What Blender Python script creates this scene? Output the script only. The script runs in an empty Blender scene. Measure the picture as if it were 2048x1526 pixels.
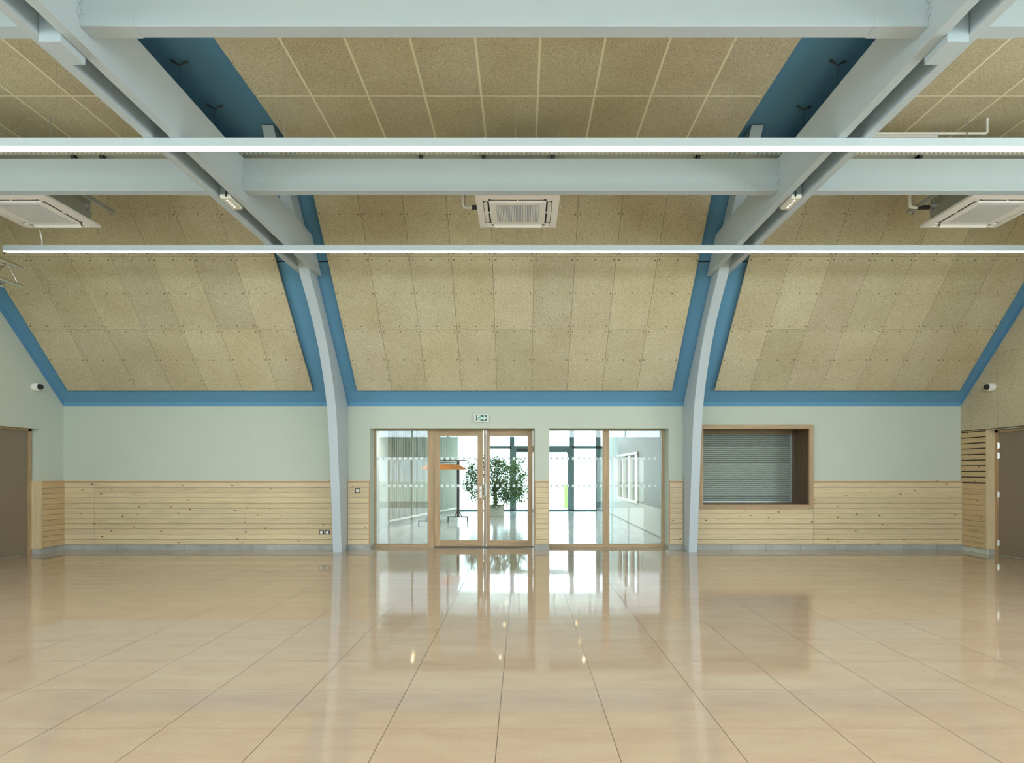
import bpy, bmesh, math, random
from mathutils import Vector, Matrix
R = random.Random(7)
PI = math.pi
C = bpy.context.scene.collection
S = bpy.context.scene

# ------------------------------------------------------------------ camera, world, lights, exposure
CAM_Z = 1.383
cam_d = bpy.data.cameras.new('camera')
cam = bpy.data.objects.new('camera', cam_d); C.objects.link(cam)
cam.location = (0, 0, CAM_Z); cam.rotation_euler = (PI/2, 0, 0)
cam_d.sensor_width = 36; cam_d.sensor_fit = 'HORIZONTAL'
cam_d.lens = 22.324
cam_d.shift_x = -0.01025; cam_d.shift_y = 0.0874
cam_d.clip_end = 300
S.camera = cam

S.view_settings.view_transform = 'Standard'
S.view_settings.look = 'None'
S.view_settings.gamma = 1
S.view_settings.use_curve_mapping = False
S.view_settings.exposure = -0.18

world = bpy.data.worlds.new('world'); S.world = world
world.use_nodes = True
nt = world.node_tree; nt.nodes.clear()
wo = nt.nodes.new('ShaderNodeOutputWorld'); bg = nt.nodes.new('ShaderNodeBackground')
tc = nt.nodes.new('ShaderNodeTexCoord'); no = nt.nodes.new('ShaderNodeTexNoise')
cr = nt.nodes.new('ShaderNodeValToRGB')
no.inputs['Scale'].default_value = 2.2; no.inputs['Detail'].default_value = 5
cr.color_ramp.elements[0].position = 0.35; cr.color_ramp.elements[0].color = (0.72, 0.86, 1.0, 1)
cr.color_ramp.elements[1].position = 0.65; cr.color_ramp.elements[1].color = (1, 1, 1, 1)
nt.links.new(tc.outputs['Generated'], no.inputs['Vector'])
nt.links.new(no.outputs['Fac'], cr.inputs['Fac'])
nt.links.new(cr.outputs['Color'], bg.inputs['Color'])
nt.links.new(bg.outputs['Background'], wo.inputs['Surface'])
bg.inputs['Strength'].default_value = 4.2

def area(name, loc, rot, sx, sy, power, col):
    d = bpy.data.lights.new(name, 'AREA'); d.shape = 'RECTANGLE'
    d.size = sx; d.size_y = sy; d.energy = power; d.color = col
    o = bpy.data.objects.new(name, d); C.objects.link(o)
    o.location = loc; o.rotation_euler = rot
    return o
# daylight entering by the clerestory and the glazing of the wall behind the camera
area('clerestory_daylight', (0.1, -2.95, 3.6), (PI/2, 0, 0), 13.8, 1.8, 720, (0.76, 0.88, 1.0))
area('glazing_daylight_west', (-5.0, -3.0, 1.05), (PI/2, 0, 0), 2.7, 1.9, 55, (0.93, 0.97, 1.0))
area('glazing_daylight_east', (4.0, -3.0, 1.05), (PI/2, 0, 0), 2.7, 1.9, 55, (0.93, 0.97, 1.0))
# added fill through invented side windows out of view, brightening the tie sides
area('side_fill_west', (-8.75, 2.2, 2.6), (0, -PI/2, 0), 3.0, 6.4, 250, (0.87, 0.94, 1.0))
area('side_fill_east', (8.45, 2.2, 2.6), (0, PI/2, 0), 3.0, 6.4, 450, (0.87, 0.94, 1.0))
# daylight on the far facade of the lobby
area('facade_daylight', (0.6, 23.4, 1.7), (-PI/2, 0, 0), 4.6, 3.0, 330, (0.9, 0.97, 1.0))
LAMP_STRENGTH = 12.0

# ------------------------------------------------------------------ tagging
def st(o, **k):
    o['kind'] = 'structure'; return o
def tag(o, label, cat, group=None, kind=None):
    o['label'] = label; o['category'] = cat
    if group: o['group'] = group
    if kind: o['kind'] = kind
    return o
def thing(name, label, cat, loc=(0, 0, 0), group=None, rz=0):
    o = bpy.data.objects.new(name, None); C.objects.link(o)
    o.location = loc; o.rotation_euler = (0, 0, rz); o.empty_display_size = 0.1
    return tag(o, label, cat, group)
def copy_tree(o, parent=None):
    c = o.copy(); C.objects.link(c); c.parent = parent
    for ch in list(o.children): copy_tree(ch, c)
    return c

# ------------------------------------------------------------------ materials
def lin(r, g, b):
    f = lambda c: (c/255/12.92) if c/255 <= 0.04045 else ((c/255+0.055)/1.055)**2.4
    return (f(r), f(g), f(b), 1)
class NT:
    def __init__(s, name):
        s.m = bpy.data.materials.new(name); s.m.use_nodes = True
        s.t = s.m.node_tree; s.t.nodes.clear()
        s.out = s.n('ShaderNodeOutputMaterial')
    def n(s, t, **k):
        x = s.t.nodes.new(t)
        for a, b in k.items(): setattr(x, a, b)
        return x
    def l(s, a, b): s.t.links.new(a, b)
    def val(s, sock, v):
        if isinstance(v, (int, float)): sock.default_value = v
        elif isinstance(v, tuple): sock.default_value = v
        else: s.l(v, sock)
    def math(s, op, a, b=0.0, c=0.0):
        x = s.n('ShaderNodeMath', operation=op)
        s.val(x.inputs[0], a); s.val(x.inputs[1], b); s.val(x.inputs[2], c)
        return x.outputs[0]
    def mix(s, f, a, b):
        x = s.n('ShaderNodeMix', data_type='RGBA')
        s.val(x.inputs[0], f); s.val(x.inputs[6], a); s.val(x.inputs[7], b)
        return x.outputs[2]
    def mul(s, col, v):
        x = s.n('ShaderNodeMix', data_type='RGBA', blend_type='MULTIPLY')
        x.inputs[0].default_value = 1.0
        s.val(x.inputs[6], col); s.val(x.inputs[7], v); return x.outputs[2]
    def pos(s, scale=(1, 1, 1), obj=False):
        if obj: src = s.n('ShaderNodeTexCoord').outputs['Object']
        else: src = s.n('ShaderNodeNewGeometry').outputs['Position']
        m = s.n('ShaderNodeMapping'); m.inputs['Scale'].default_value = scale
        s.l(src, m.inputs['Vector']); return m.outputs[0]
    def noise(s, vec, scale, detail=3, rough=0.5):
        x = s.n('ShaderNodeTexNoise'); s.l(vec, x.inputs['Vector'])
        x.inputs['Scale'].default_value = scale; x.inputs['Detail'].default_value = detail
        x.inputs['Roughness'].default_value = rough
        return x.outputs['Fac']
    def ramp(s, f, *stops):
        x = s.n('ShaderNodeValToRGB'); s.l(f, x.inputs[0])
        e = x.color_ramp.elements
        while len(e) < len(stops): e.new(0.5)
        for i, (p, c) in enumerate(stops): e[i].position = p; e[i].color = c
        return x.outputs[0]
    def bsdf(s, col, rough=0.5, metal=0.0, spec=0.5, bump=None, bstr=0.2, bdist=0.01):
        b = s.n('ShaderNodeBsdfPrincipled')
        s.val(b.inputs['Base Color'], col); s.val(b.inputs['Roughness'], rough)
        s.val(b.inputs['Metallic'], metal); s.val(b.inputs['Specular IOR Level'], spec)
        if bump is not None:
            u = s.n('ShaderNodeBump'); u.inputs['Strength'].default_value = bstr
            u.inputs['Distance'].default_value = bdist
            s.l(bump, u.inputs['Height']); s.l(u.outputs[0], b.inputs['Normal'])
        s.l(b.outputs[0], s.out.inputs[0]); return b
g1 = lambda v: (v, v, v, 1)
def paint(name, col, rough=0.5, var=0.04, metal=0.0, spec=0.5, obj=False, scale=3.0):
    t = NT(name); p = t.pos(obj=obj)
    f = t.noise(p, scale, 4)
    c = t.mix(f, tuple(x*(1-var) for x in col[:3])+(1,), tuple(min(1, x*(1+var)) for x in col[:3])+(1,))
    fine = t.noise(p, 160, 2)
    t.bsdf(c, rough, metal, spec, fine, 0.06, 0.002); return t.m
def emit(name, col, strength):
    t = NT(name); e = t.n('ShaderNodeEmission'); e.inputs[0].default_value = col
    e.inputs[1].default_value = strength; t.l(e.outputs[0], t.out.inputs[0]); return t.m
def pine(name, axis='X', base=(208, 190, 154), knots=True):
    """pale spruce boarding; the grain runs along the given world axis"""
    t = NT(name)
    sc = {'X': (0.35, 1, 9), 'Y': (1, 0.35, 9), 'Z': (9, 9, 0.35)}[axis]
    p = t.pos(sc)
    f = t.noise(p, 7, 6, 0.6)
    b = lin(*base); d = tuple(x*0.80 for x in b[:3]) + (1,); hgh = tuple(min(1, x*1.10) for x in b[:3]) + (1,)
    c = t.ramp(f, (0.3, d), (0.5, b), (0.72, hgh))
    a = t.n('ShaderNodeAttribute', attribute_name='tint')
    c = t.mul(c, a.outputs['Color'])
    if knots:
        ks = {'X': (0.55, 0.8, 1), 'Y': (0.8, 0.55, 1), 'Z': (1, 1, 0.55)}[axis]
        kp = t.pos(ks)
        v = t.n('ShaderNodeTexVoronoi'); v.inputs['Scale'].default_value = 9.5; t.l(kp, v.inputs['Vector'])
        gate = t.math('GREATER_THAN', t.n('ShaderNodeSeparateColor').outputs[0], 0.5)
        sep = gate.node.inputs[0].links[0].from_node
        t.l(v.outputs['Color'], sep.inputs[0]); gate.node.inputs[1].default_value = 0.33
        k1 = t.math('LESS_THAN', v.outputs['Distance'], 0.085)
        k2 = t.math('LESS_THAN', v.outputs['Distance'], 0.15)
        c = t.mix(t.math('MULTIPLY', t.math('MULTIPLY', k2, gate), 0.35), c, lin(150, 112, 70))
        c = t.mix(t.math('MULTIPLY', t.math('MULTIPLY', k1, gate), 0.85), c, lin(104, 70, 42))
    t.bsdf(c, 0.55, 0, 0.3, f, 0.15, 0.002); return t.m
def oak(name, axis, base=(176, 149, 112)):
    t = NT(name)
    sc = {'X': (1.2, 22, 22), 'Y': (22, 1.2, 22), 'Z': (22, 22, 1.2)}[axis]
    p = t.pos(sc); f = t.noise(p, 2.2, 6, 0.6)
    q = t.pos({'X': (1.6, 30, 30), 'Y': (30, 1.6, 30), 'Z': (30, 30, 1.6)}[axis])
    v = t.n('ShaderNodeTexVoronoi'); v.inputs['Scale'].default_value = 0.9; t.l(q, v.inputs['Vector'])
    s2 = t.n('ShaderNodeSeparateColor'); t.l(v.outputs['Color'], s2.inputs[0])
    b = lin(*base)
    c = t.ramp(f, (0.3, tuple(x*0.78 for x in b[:3])+(1,)), (0.7, tuple(x*1.12 for x in b[:3])+(1,)))
    c = t.mul(c, t.ramp(s2.outputs[0], (0, g1(0.88)), (1, g1(1.08))))
    t.bsdf(c, 0.45, 0, 0.4, f, 0.1, 0.002); return t.m
def wool(name):
    """wood-wool acoustic board: straw-coloured tangled fibres"""
    t = NT(name); p = t.pos()
    a = t.noise(p, 16, 2); w = t.n('ShaderNodeVectorMath', operation='ADD')
    x = t.n('ShaderNodeTexNoise'); x.inputs['Scale'].default_value = 22; t.l(p, x.inputs['Vector'])
    sc = t.n('ShaderNodeVectorMath', operation='SCALE'); sc.inputs['Scale'].default_value = 0.12
    t.l(x.outputs['Color'], sc.inputs[0]); t.l(p, w.inputs[0]); t.l(sc.outputs[0], w.inputs[1])
    f = t.noise(w.outputs[0], 95, 3, 0.7)
    big = t.noise(p, 1.6, 3)
    c = t.ramp(f, (0.34, lin(142, 127, 98)), (0.47, lin(188, 178, 148)), (0.56, lin(203, 194, 165)), (0.72, lin(224, 216, 186)))
    c = t.mul(c, t.ramp(big, (0.3, (0.93, 0.90, 0.86, 1)), (0.7, (1.05, 1.06, 1.06, 1))))
    at = t.n('ShaderNodeAttribute', attribute_name='tint'); c = t.mul(c, at.outputs['Color'])
    t.bsdf(c, 0.9, 0, 0.1, f, 0.5, 0.004); return t.m
def glass(name, tintc=(0.93, 0.97, 0.96, 1), refl=1.0):
    t = NT(name)
    tr = t.n('ShaderNodeBsdfTransparent'); tr.inputs[0].default_value = tintc
    gl = t.n('ShaderNodeBsdfGlossy'); gl.inputs['Roughness'].default_value = 0.0
    fr = t.n('ShaderNodeFresnel'); fr.inputs[0].default_value = 1.5
    f = t.math('MULTIPLY', fr.outputs[0], refl)
    mx = t.n('ShaderNodeMixShader'); t.l(f, mx.inputs[0]); t.l(tr.outputs[0], mx.inputs[1]); t.l(gl.outputs[0], mx.inputs[2])
    t.l(mx.outputs[0], t.out.inputs[0]); return t.m
def frosted(name):
    t = NT(name)
    a = t.n('ShaderNodeBsdfTranslucent'); a.inputs[0].default_value = (0.86, 0.95, 0.97, 1)
    b = t.n('ShaderNodeBsdfTransparent'); b.inputs[0].default_value = (0.8, 0.9, 0.92, 1)
    mx = t.n('ShaderNodeMixShader'); mx.inputs[0].default_value = 0.25
    t.l(a.outputs[0], mx.inputs[1]); t.l(b.outputs[0], mx.inputs[2]); t.l(mx.outputs[0], t.out.inputs[0]); return t.m
def stone_floor(name, tones, jcol, ox, oy, sx, sy, rough, jw=0.004, spec=0.5):
    t = NT(name)
    g = t.n('ShaderNodeNewGeometry'); s = t.n('ShaderNodeSeparateXYZ'); t.l(g.outputs['Position'], s.inputs[0])
    u = t.math('DIVIDE', t.math('SUBTRACT', s.outputs[0], ox), sx)
    v = t.math('DIVIDE', t.math('SUBTRACT', s.outputs[1], oy), sy)
    fu = t.math('FRACT', u); fv = t.math('FRACT', v)
    def edge(f, size):
        d = t.math('MINIMUM', f, t.math('SUBTRACT', 1.0, f))
        return t.math('LESS_THAN', t.math('MULTIPLY', d, size), jw/2)
    joint = t.math('MAXIMUM', edge(fu, sx), t.math('MULTIPLY', edge(fv, sy), 0.75))
    cid = t.n('ShaderNodeCombineXYZ'); t.l(t.math('FLOOR', u), cid.inputs[0]); t.l(t.math('FLOOR', v), cid.inputs[1])
    wn = t.n('ShaderNodeTexWhiteNoise', noise_dimensions='3D'); t.l(cid.outputs[0], wn.inputs[0])
    sep = t.n('ShaderNodeSeparateColor'); t.l(wn.outputs['Color'], sep.inputs[0])
    # veins: offset per tile
    off = t.n('ShaderNodeVectorMath', operation='SCALE'); off.inputs['Scale'].default_value = 9.0
    t.l(wn.outputs['Color'], off.inputs[0])
    mp = t.pos((0.8, 2.3, 1)); ad = t.n('ShaderNodeVectorMath', operation='ADD')
    t.l(mp, ad.inputs[0]); t.l(off.outputs[0], ad.inputs[1])
    f = t.noise(ad.outputs[0], 2.6, 8, 0.62)
    fine = t.noise(t.pos((1, 2.0, 1)), 55, 4, 0.7)
    c = t.ramp(f, (0.30, tones[0]), (0.5, tones[1]), (0.70, tones[2]))
    c = t.mul(c, t.ramp(fine, (0.3, g1(0.93)), (0.7, g1(1.06))))
    c = t.mul(c, t.ramp(sep.outputs[0], (0, (0.985, 0.97, 0.96, 1)), (1, (1.01, 1.015, 1.02, 1))))
    c = t.mix(t.math('MULTIPLY', joint, 0.95), c, jcol)
    r = t.math('ADD', t.math('MULTIPLY', fine, 0.04), rough)
    r = t.math('ADD', r, t.math('MULTIPLY', joint, 0.35))
    wav = t.noise(t.pos((1, 1, 1)), 1.4, 2)
    t.bsdf(c, r, 0, spec, wav, 0.06, 0.01); return t.m

M = {}
M['sage'] = paint('sage_wall_paint', lin(192, 200, 184), 0.85, 0.015, spec=0.2)
M['blue'] = paint('blue_paint', lin(100, 150, 180), 0.8, 0.02, spec=0.2)
M['steel'] = paint('pale_grey_steel_paint', lin(180, 192, 196), 0.42, 0.015)
M['wool'] = wool('wood_wool')
M['batten'] = paint('pale_batten', lin(228, 220, 186), 0.7)
M['gapdark'] = paint('dark_joint', lin(92, 76, 52), 0.9)
M['screw'] = paint('screw_head', lin(84, 66, 48), 0.6)
M['pineX'] = pine('spruce_boarding', 'X'); M['pineY'] = pine('spruce_boarding_side', 'Y', (198, 172, 130))
M['pineZ'] = pine('spruce_upright', 'Z', (208, 188, 150))
M['pinetrim'] = paint('spruce_trim', lin(190, 152, 108), 0.55)
M['black'] = paint('black_felt', lin(18, 17, 16), 0.9)
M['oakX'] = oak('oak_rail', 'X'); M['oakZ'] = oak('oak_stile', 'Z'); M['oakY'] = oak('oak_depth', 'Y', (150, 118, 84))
M['brown'] = paint('taupe_door_paint', lin(130, 116, 96), 0.55)
M['floor'] = stone_floor('polished_beige_stone', (lin(180, 157, 133), lin(186, 164, 139), lin(189, 170, 145)), lin(84, 70, 56), -0.1305, 3.416, 0.6, 0.6, 0.03, 0.004)
M['floor2'] = stone_floor('pale_grey_tiles', (lin(176, 182, 184), lin(196, 202, 204), lin(212, 216, 216)), lin(215, 215, 210), -0.13, 11.8, 0.6, 0.6, 0.10)
M['skirt'] = stone_floor('grey_stone_skirting', (lin(142, 146, 138), lin(160, 164, 156), lin(178, 180, 172)), lin(110, 110, 105), 0.07, 20.3, 0.6, 50, 0.25, 0.006)
M['white'] = paint('white_plastic', lin(232, 230, 222), 0.4, 0.01)
M['offwhite'] = paint('warm_white_plastic', lin(230, 226, 218), 0.45, 0.01)
M['grille'] = paint('cool_grey_grille', lin(136, 150, 164), 0.5, 0.01)
M['galv'] = paint('galvanised_steel', lin(176, 180, 176), 0.35, 0.05, metal=0.6, obj=True)
M['tray'] = paint('zinc_tray', lin(206, 206, 194), 0.45)
M['duct'] = paint('grey_green_casing', lin(150, 152, 138), 0.5)
M['dark'] = paint('dark_slot', lin(30, 30, 30), 0.7)
M['rubber'] = paint('dark_rubber', lin(52, 50, 50), 0.6)
M['chrome'] = paint('polished_metal', lin(210, 208, 202), 0.2, 0.02, metal=1.0)
M['shutter'] = paint('grey_green_shutter', lin(150, 160, 150), 0.42, 0.01, metal=0.2)
M['glass'] = glass('clear_glass'); M['frost'] = frosted('frosted_glass')
M['lamp'] = emit('lamp_diffuser', (1.0, 0.97, 0.93, 1), LAMP_STRENGTH)
M['spot'] = emit('warm_spot', (1.0, 0.66, 0.26, 1), 22.0)
M['led'] = emit('led_point', (1.0, 0.97, 0.9, 1), 12.0)
M['greenled'] = emit('green_led', (0.35, 1.0, 0.75, 1), 5.0)
M['signgreen'] = paint('sign_green', lin(10, 92, 68), 0.4)
M['signwhite'] = paint('sign_white', lin(215, 232, 218), 0.4)
M['lucent'] = paint('satin_lens', lin(214, 210, 190), 0.3)
M['alu'] = paint('lamp_aluminium', lin(186, 196, 198), 0.4, 0.01)
M['mullion'] = paint('grey_green_mullion', lin(98, 122, 128), 0.45)
M['lobbywall'] = paint('lobby_white_wall', lin(214, 218, 214), 0.7)
M['rib'] = paint('ribbed_pale_panel', lin(168, 164, 148), 0.6)
M['timber'] = oak('timber_cladding', 'Z', (104, 80, 52))
M['pot'] = paint('white_planter', lin(206, 208, 196), 0.5)
M['soil'] = paint('soil', lin(60, 44, 32), 0.95)
M['bark'] = paint('bark', lin(112, 92, 70), 0.8)
M['rackblack'] = paint('black_brown_metal', lin(50, 42, 42), 0.4)
M['hanger'] = oak('orange_wood', 'X', (228, 150, 68))
M['concrete'] = paint('pale_concrete', lin(214, 212, 206), 0.8)
M['vinyl'] = paint('white_vinyl', lin(226, 236, 236), 0.5)
def leafmat(name, a, b):
    t = NT(name); p = t.pos(); f = t.noise(p, 14, 2)
    c = t.ramp(f, (0.35, a), (0.65, b))
    bb = t.bsdf(c, 0.4, 0, 0.4)
    tl = t.n('ShaderNodeBsdfTranslucent'); t.l(c, tl.inputs[0]); mx = t.n('ShaderNodeMixShader'); mx.inputs[0].default_value = 0.35
    t.l(bb.outputs[0], mx.inputs[1]); t.l(tl.outputs[0], mx.inputs[2]); t.l(mx.outputs[0], t.out.inputs[0]); return t.m
M['leaf'] = leafmat('fig_leaf', lin(48, 84, 36), lin(98, 140, 66))
M['treeleaf'] = leafmat('tree_leaf', lin(70, 110, 50), lin(140, 170, 90))
def grassmat():
    t = NT('lawn'); f = t.noise(t.pos(), 3, 8, 0.7)
    t.bsdf(t.ramp(f, (0.3, lin(104, 150, 62)), (0.7, lin(150, 190, 96))), 0.9, 0, 0.1, f, 0.5, 0.03); return t.m
M['grass'] = grassmat()

# ------------------------------------------------------------------ mesh builder
class MB:
    def __init__(s): s.v = []; s.f = []; s.m = []; s.t = []
    def add(s, vs, fs, m=0, tint=(1, 1, 1)):
        b = len(s.v); s.v += [tuple(v) for v in vs]
        for f in fs: s.f.append([b+i for i in f]); s.m.append(m); s.t.append(tint)
        return s
    def box(s, x0, x1, y0, y1, z0, z1, m=0, tint=(1, 1, 1)):
        x0, x1 = sorted((x0, x1)); y0, y1 = sorted((y0, y1)); z0, z1 = sorted((z0, z1))
        vs = [(x0,y0,z0),(x1,y0,z0),(x1,y1,z0),(x0,y1,z0),(x0,y0,z1),(x1,y0,z1),(x1,y1,z1),(x0,y1,z1)]
        return s.add(vs, [(0,3,2,1),(4,5,6,7),(0,1,5,4),(1,2,6,5),(2,3,7,6),(3,0,4,7)], m, tint)
    def hexa(s, bot, top, m=0, tint=(1, 1, 1)):
        return s.add(list(bot)+list(top), [(0,3,2,1),(4,5,6,7),(0,1,5,4),(1,2,6,5),(2,3,7,6),(3,0,4,7)], m, tint)
    def prism(s, poly, fn, a, b, m=0):
        """poly of 2D points, fn(u,v,w) -> 3D, extruded w from a to b"""
        n = len(poly); vs = [fn(u, v, a) for u, v in poly] + [fn(u, v, b) for u, v in poly]
        fs = [tuple(range(n))[::-1], tuple(range(n, 2*n))] + [(i, (i+1) % n, n+(i+1) % n, n+i) for i in range(n)]
        return s.add(vs, fs, m)
    def tube(s, pts, r, n=10, m=0, cap=True):
        pts = [Vector(p) for p in pts]; rs = r if isinstance(r, (list, tuple)) else [r]*len(pts)
        rings = []; prev = None
        for i, p in enumerate(pts):
            d = (pts[min(i+1, len(pts)-1)] - pts[max(i-1, 0)]).normalized()
            if prev is None:
                a = Vector((0, 0, 1)) if abs(d.z) < 0.9 else Vector((1, 0, 0))
                u = d.cross(a).normalized()
            else: u = (prev - d*prev.dot(d)).normalized()
            prev = u; w = d.cross(u)
            rings.append([p + (u*math.cos(2*PI*k/n) + w*math.sin(2*PI*k/n))*rs[i] for k in range(n)])
        vs = [v for rg in rings for v in rg]; fs = []
        for i in range(len(pts)-1):
            for k in range(n):
                fs.append((i*n+k, i*n+(k+1) % n, (i+1)*n+(k+1) % n, (i+1)*n+k))
        if cap: fs += [tuple(range(n))[::-1], tuple(range((len(pts)-1)*n, len(pts)*n))]
        return s.add(vs, fs, m)
    def lathe(s, prof, fn, n=20, m=0):
        """prof: (radius, height) list; fn(x,y,h) -> 3D"""
        vs = []; fs = []
        for r, h in prof:
            for k in range(n): vs.append(fn(r*math.cos(2*PI*k/n), r*math.sin(2*PI*k/n), h))
        for i in range(len(prof)-1):
            for k in range(n): fs.append((i*n+k, i*n+(k+1) % n, (i+1)*n+(k+1) % n, (i+1)*n+k))
        fs += [tuple(range(n))[::-1], tuple(range((len(prof)-1)*n, len(prof)*n))]
        return s.add(vs, fs, m)
    def build(s, name, mats, parent=None, smooth=False, bevel=0, label=None):
        if not isinstance(mats, (list, tuple)): mats = [mats]
        me = bpy.data.meshes.new(name); me.from_pydata(s.v, [], s.f)
        for mt in mats: me.materials.append(M[mt])
        me.polygons.foreach_set('material_index', s.m)
        if any(t != (1, 1, 1) for t in s.t) or any(k in ('wool', 'pineX', 'pineY', 'pineZ') for k in mats):
            at = me.color_attributes.new('tint', 'FLOAT_COLOR', 'CORNER'); d = []
            for f, t in zip(s.f, s.t): d += [t[0], t[1], t[2], 1.0]*len(f)
            at.data.foreach_set('color', d)
        me.update()
        bm = bmesh.new(); bm.from_mesh(me); bmesh.ops.recalc_face_normals(bm, faces=bm.faces); bm.to_mesh(me); bm.free()
        if smooth:
            me.polygons.foreach_set('use_smooth', [True]*len(me.polygons))
            try: me.set_sharp_from_angle(angle=math.radians(40))
            except Exception: pass
        o = bpy.data.objects.new(name, me); C.objects.link(o)
        if parent: o.parent = parent
        if bevel:
            b = o.modifiers.new('bevel', 'BEVEL'); b.width = bevel; b.segments = 2; b.limit_method = 'ANGLE'
        if label: o['label'] = label
        return o

# ------------------------------------------------------------------ key dimensions (metres)
YW = 11.16                    # face of the end wall
XL, XR = -8.064, 7.70         # gable faces
XC = -0.12                    # centre line of the hall
YB = -2.8                     # wall behind the camera
CA, SA = 0.6942, 0.7198       # roof slope
FLAT = 5.363                  # underside of the flat boards
TOP = 5.65                    # blue soffit above
BW0 = ((-7.795, 7), (-2.837, 9), (3.293, 7))   # left edge and number of 0.6 m boards of each bay
COLS = ((-3.215, -3.065, -3.295, -2.985), (2.818, 2.968, 2.738, 3.048))   # gap and outer faces of each frame

# ------------------------------------------------------------------ floor, walls, roof
st(MB().box(-8.6, 8.3, YB-0.3, 11.40, -0.12, 0.0).build('floor', 'floor'))
st(MB().box(-8.0, 7.0, 11.40, 22.1, -0.12, -0.001).build('floor', 'floor2'))

OA = (-2.681, 0.2154, 2.134); OB = (0.471, 2.566, 2.134); OH = (3.10, 5.075, 0.73, 2.185)
w = MB(); T0, T1 = YW, 11.66
segs = [(-8.5, OA[0]), (OA[1], OB[0]), (OB[1], OH[0]), (OH[1], 8.2)]
for a, b in segs: w.box(a, b, T0, T1, 0, 2.517)
w.box(OA[0], OA[1], T0, T1, OA[2], 2.517); w.box(OB[0], OB[1], T0, T1, OB[2], 2.517)
w.box(OH[0], OH[1], T0, T1, 0, OH[2]); w.box(OH[0], OH[1], T0, T1, OH[3], 2.517)
w.box(-8.5, 8.2, T0, T1, 2.517, 2.80, 1)
st(w.build('wall_back', ['sage', 'blue']))

def zblue(y): return 2.588 + (YW - y)*1.037
def zpaint(y): return 2.517 + (YW - y)*0.985
def gable(name, xin, xout, y_open, ztop):
    g = MB()
    y0, y1 = y_open
    fn = lambda u, v, x: (x, u, v)
    yt = YW - (TOP - 2.588)/1.037
    # sage part below the paint line, in strips with the door opening left out
    def strip(ya, yb, z0):
        def zl(y): return min(zpaint(y), TOP - 0.16)
        g.prism([(ya, z0), (yb, z0), (yb, zl(yb)), (ya, zl(ya))], fn, xin, xout, 0)
        g.prism([(ya, zl(ya)), (yb, zl(yb)), (yb, min(zblue(yb), TOP)+0.1), (ya, min(zblue(ya), TOP)+0.1)], fn, xin, xout, 1)
    ybreak = YW - (TOP - 0.16 - 2.517)/0.985
    cuts = sorted({YB-0.3, y0, y1, ybreak, yt, YW+0.02, -1.0, 5.4})
    for a, b in zip(cuts[:-1], cuts[1:]):
        mid = (a+b)/2
        if -1.0 < mid < 5.4:  # openings for the added side windows
            g.box(xin, xout, a, b, 0, 1.1); strip(a, b, 4.1)
        else: strip(a, b, ztop if y0 < mid < y1 else 0.0)
    return g
g = gable('wall_left', XL, -8.6, (9.40, 10.60), 2.084)
g.box(-8.19-0.02, -8.6, 9.40, 10.6, 0, 2.084, 0)
st(g.build('wall_left', ['sage', 'blue']))
g = gable('wall_right', 7.72, 8.3, (9.30, 10.55), 2.06)
g.box(7.86, 8.3, 9.30, 10.55, 0, 2.06, 0)
st(g.build('wall_right', ['sage', 'blue']))
for n_, xx in ((9, -8.3), (10, 8.0)):  # invented side windows, unseen, added to let the side fill in
    f = MB()
    for i in range(5): yy = -1.0 + 6.4*i/4; f.box(xx-.03, xx+.03, max(-1, yy-.03), min(5.4, yy+.03), 1.1, 4.1)
    f.box(xx-.03, xx+.03, -1, 5.4, 1.1, 1.16); f.box(xx-.03, xx+.03, -1, 5.4, 4.04, 4.1); f.box(xx-.03, xx+.03, -1, 5.4, 2.6, 2.65)
    st(f.build('window_%d' % n_, 'mullion'))

# roof soffit: blue slope then flat
r = MB(); fn = lambda u, v, x: (x, u, v)
yt = YW - (TOP - 2.588)/1.037
r.prism([(YW+0.1, zblue(YW+0.1)), (yt, TOP), (yt, TOP+0.15), (YW+0.1, zblue(YW+0.1)+0.2)], fn, -8.4, 8.1, 0)
r.box(-8.4, 8.1, YB-0.3, yt, TOP, TOP+0.15, 0)
ys = 9.347
r.prism([(ys+0.006, zblue(ys+0.006)-0.003), (ys-0.006, zblue(ys-0.006)-0.003), (ys-0.006, zblue(ys-0.006)+0.01), (ys+0.006, zblue(ys+0.006)+0.01)], fn, -8.0, 7.7, 1)
ceil = st(r.build('ceiling', ['blue', 'dark']))

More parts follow.
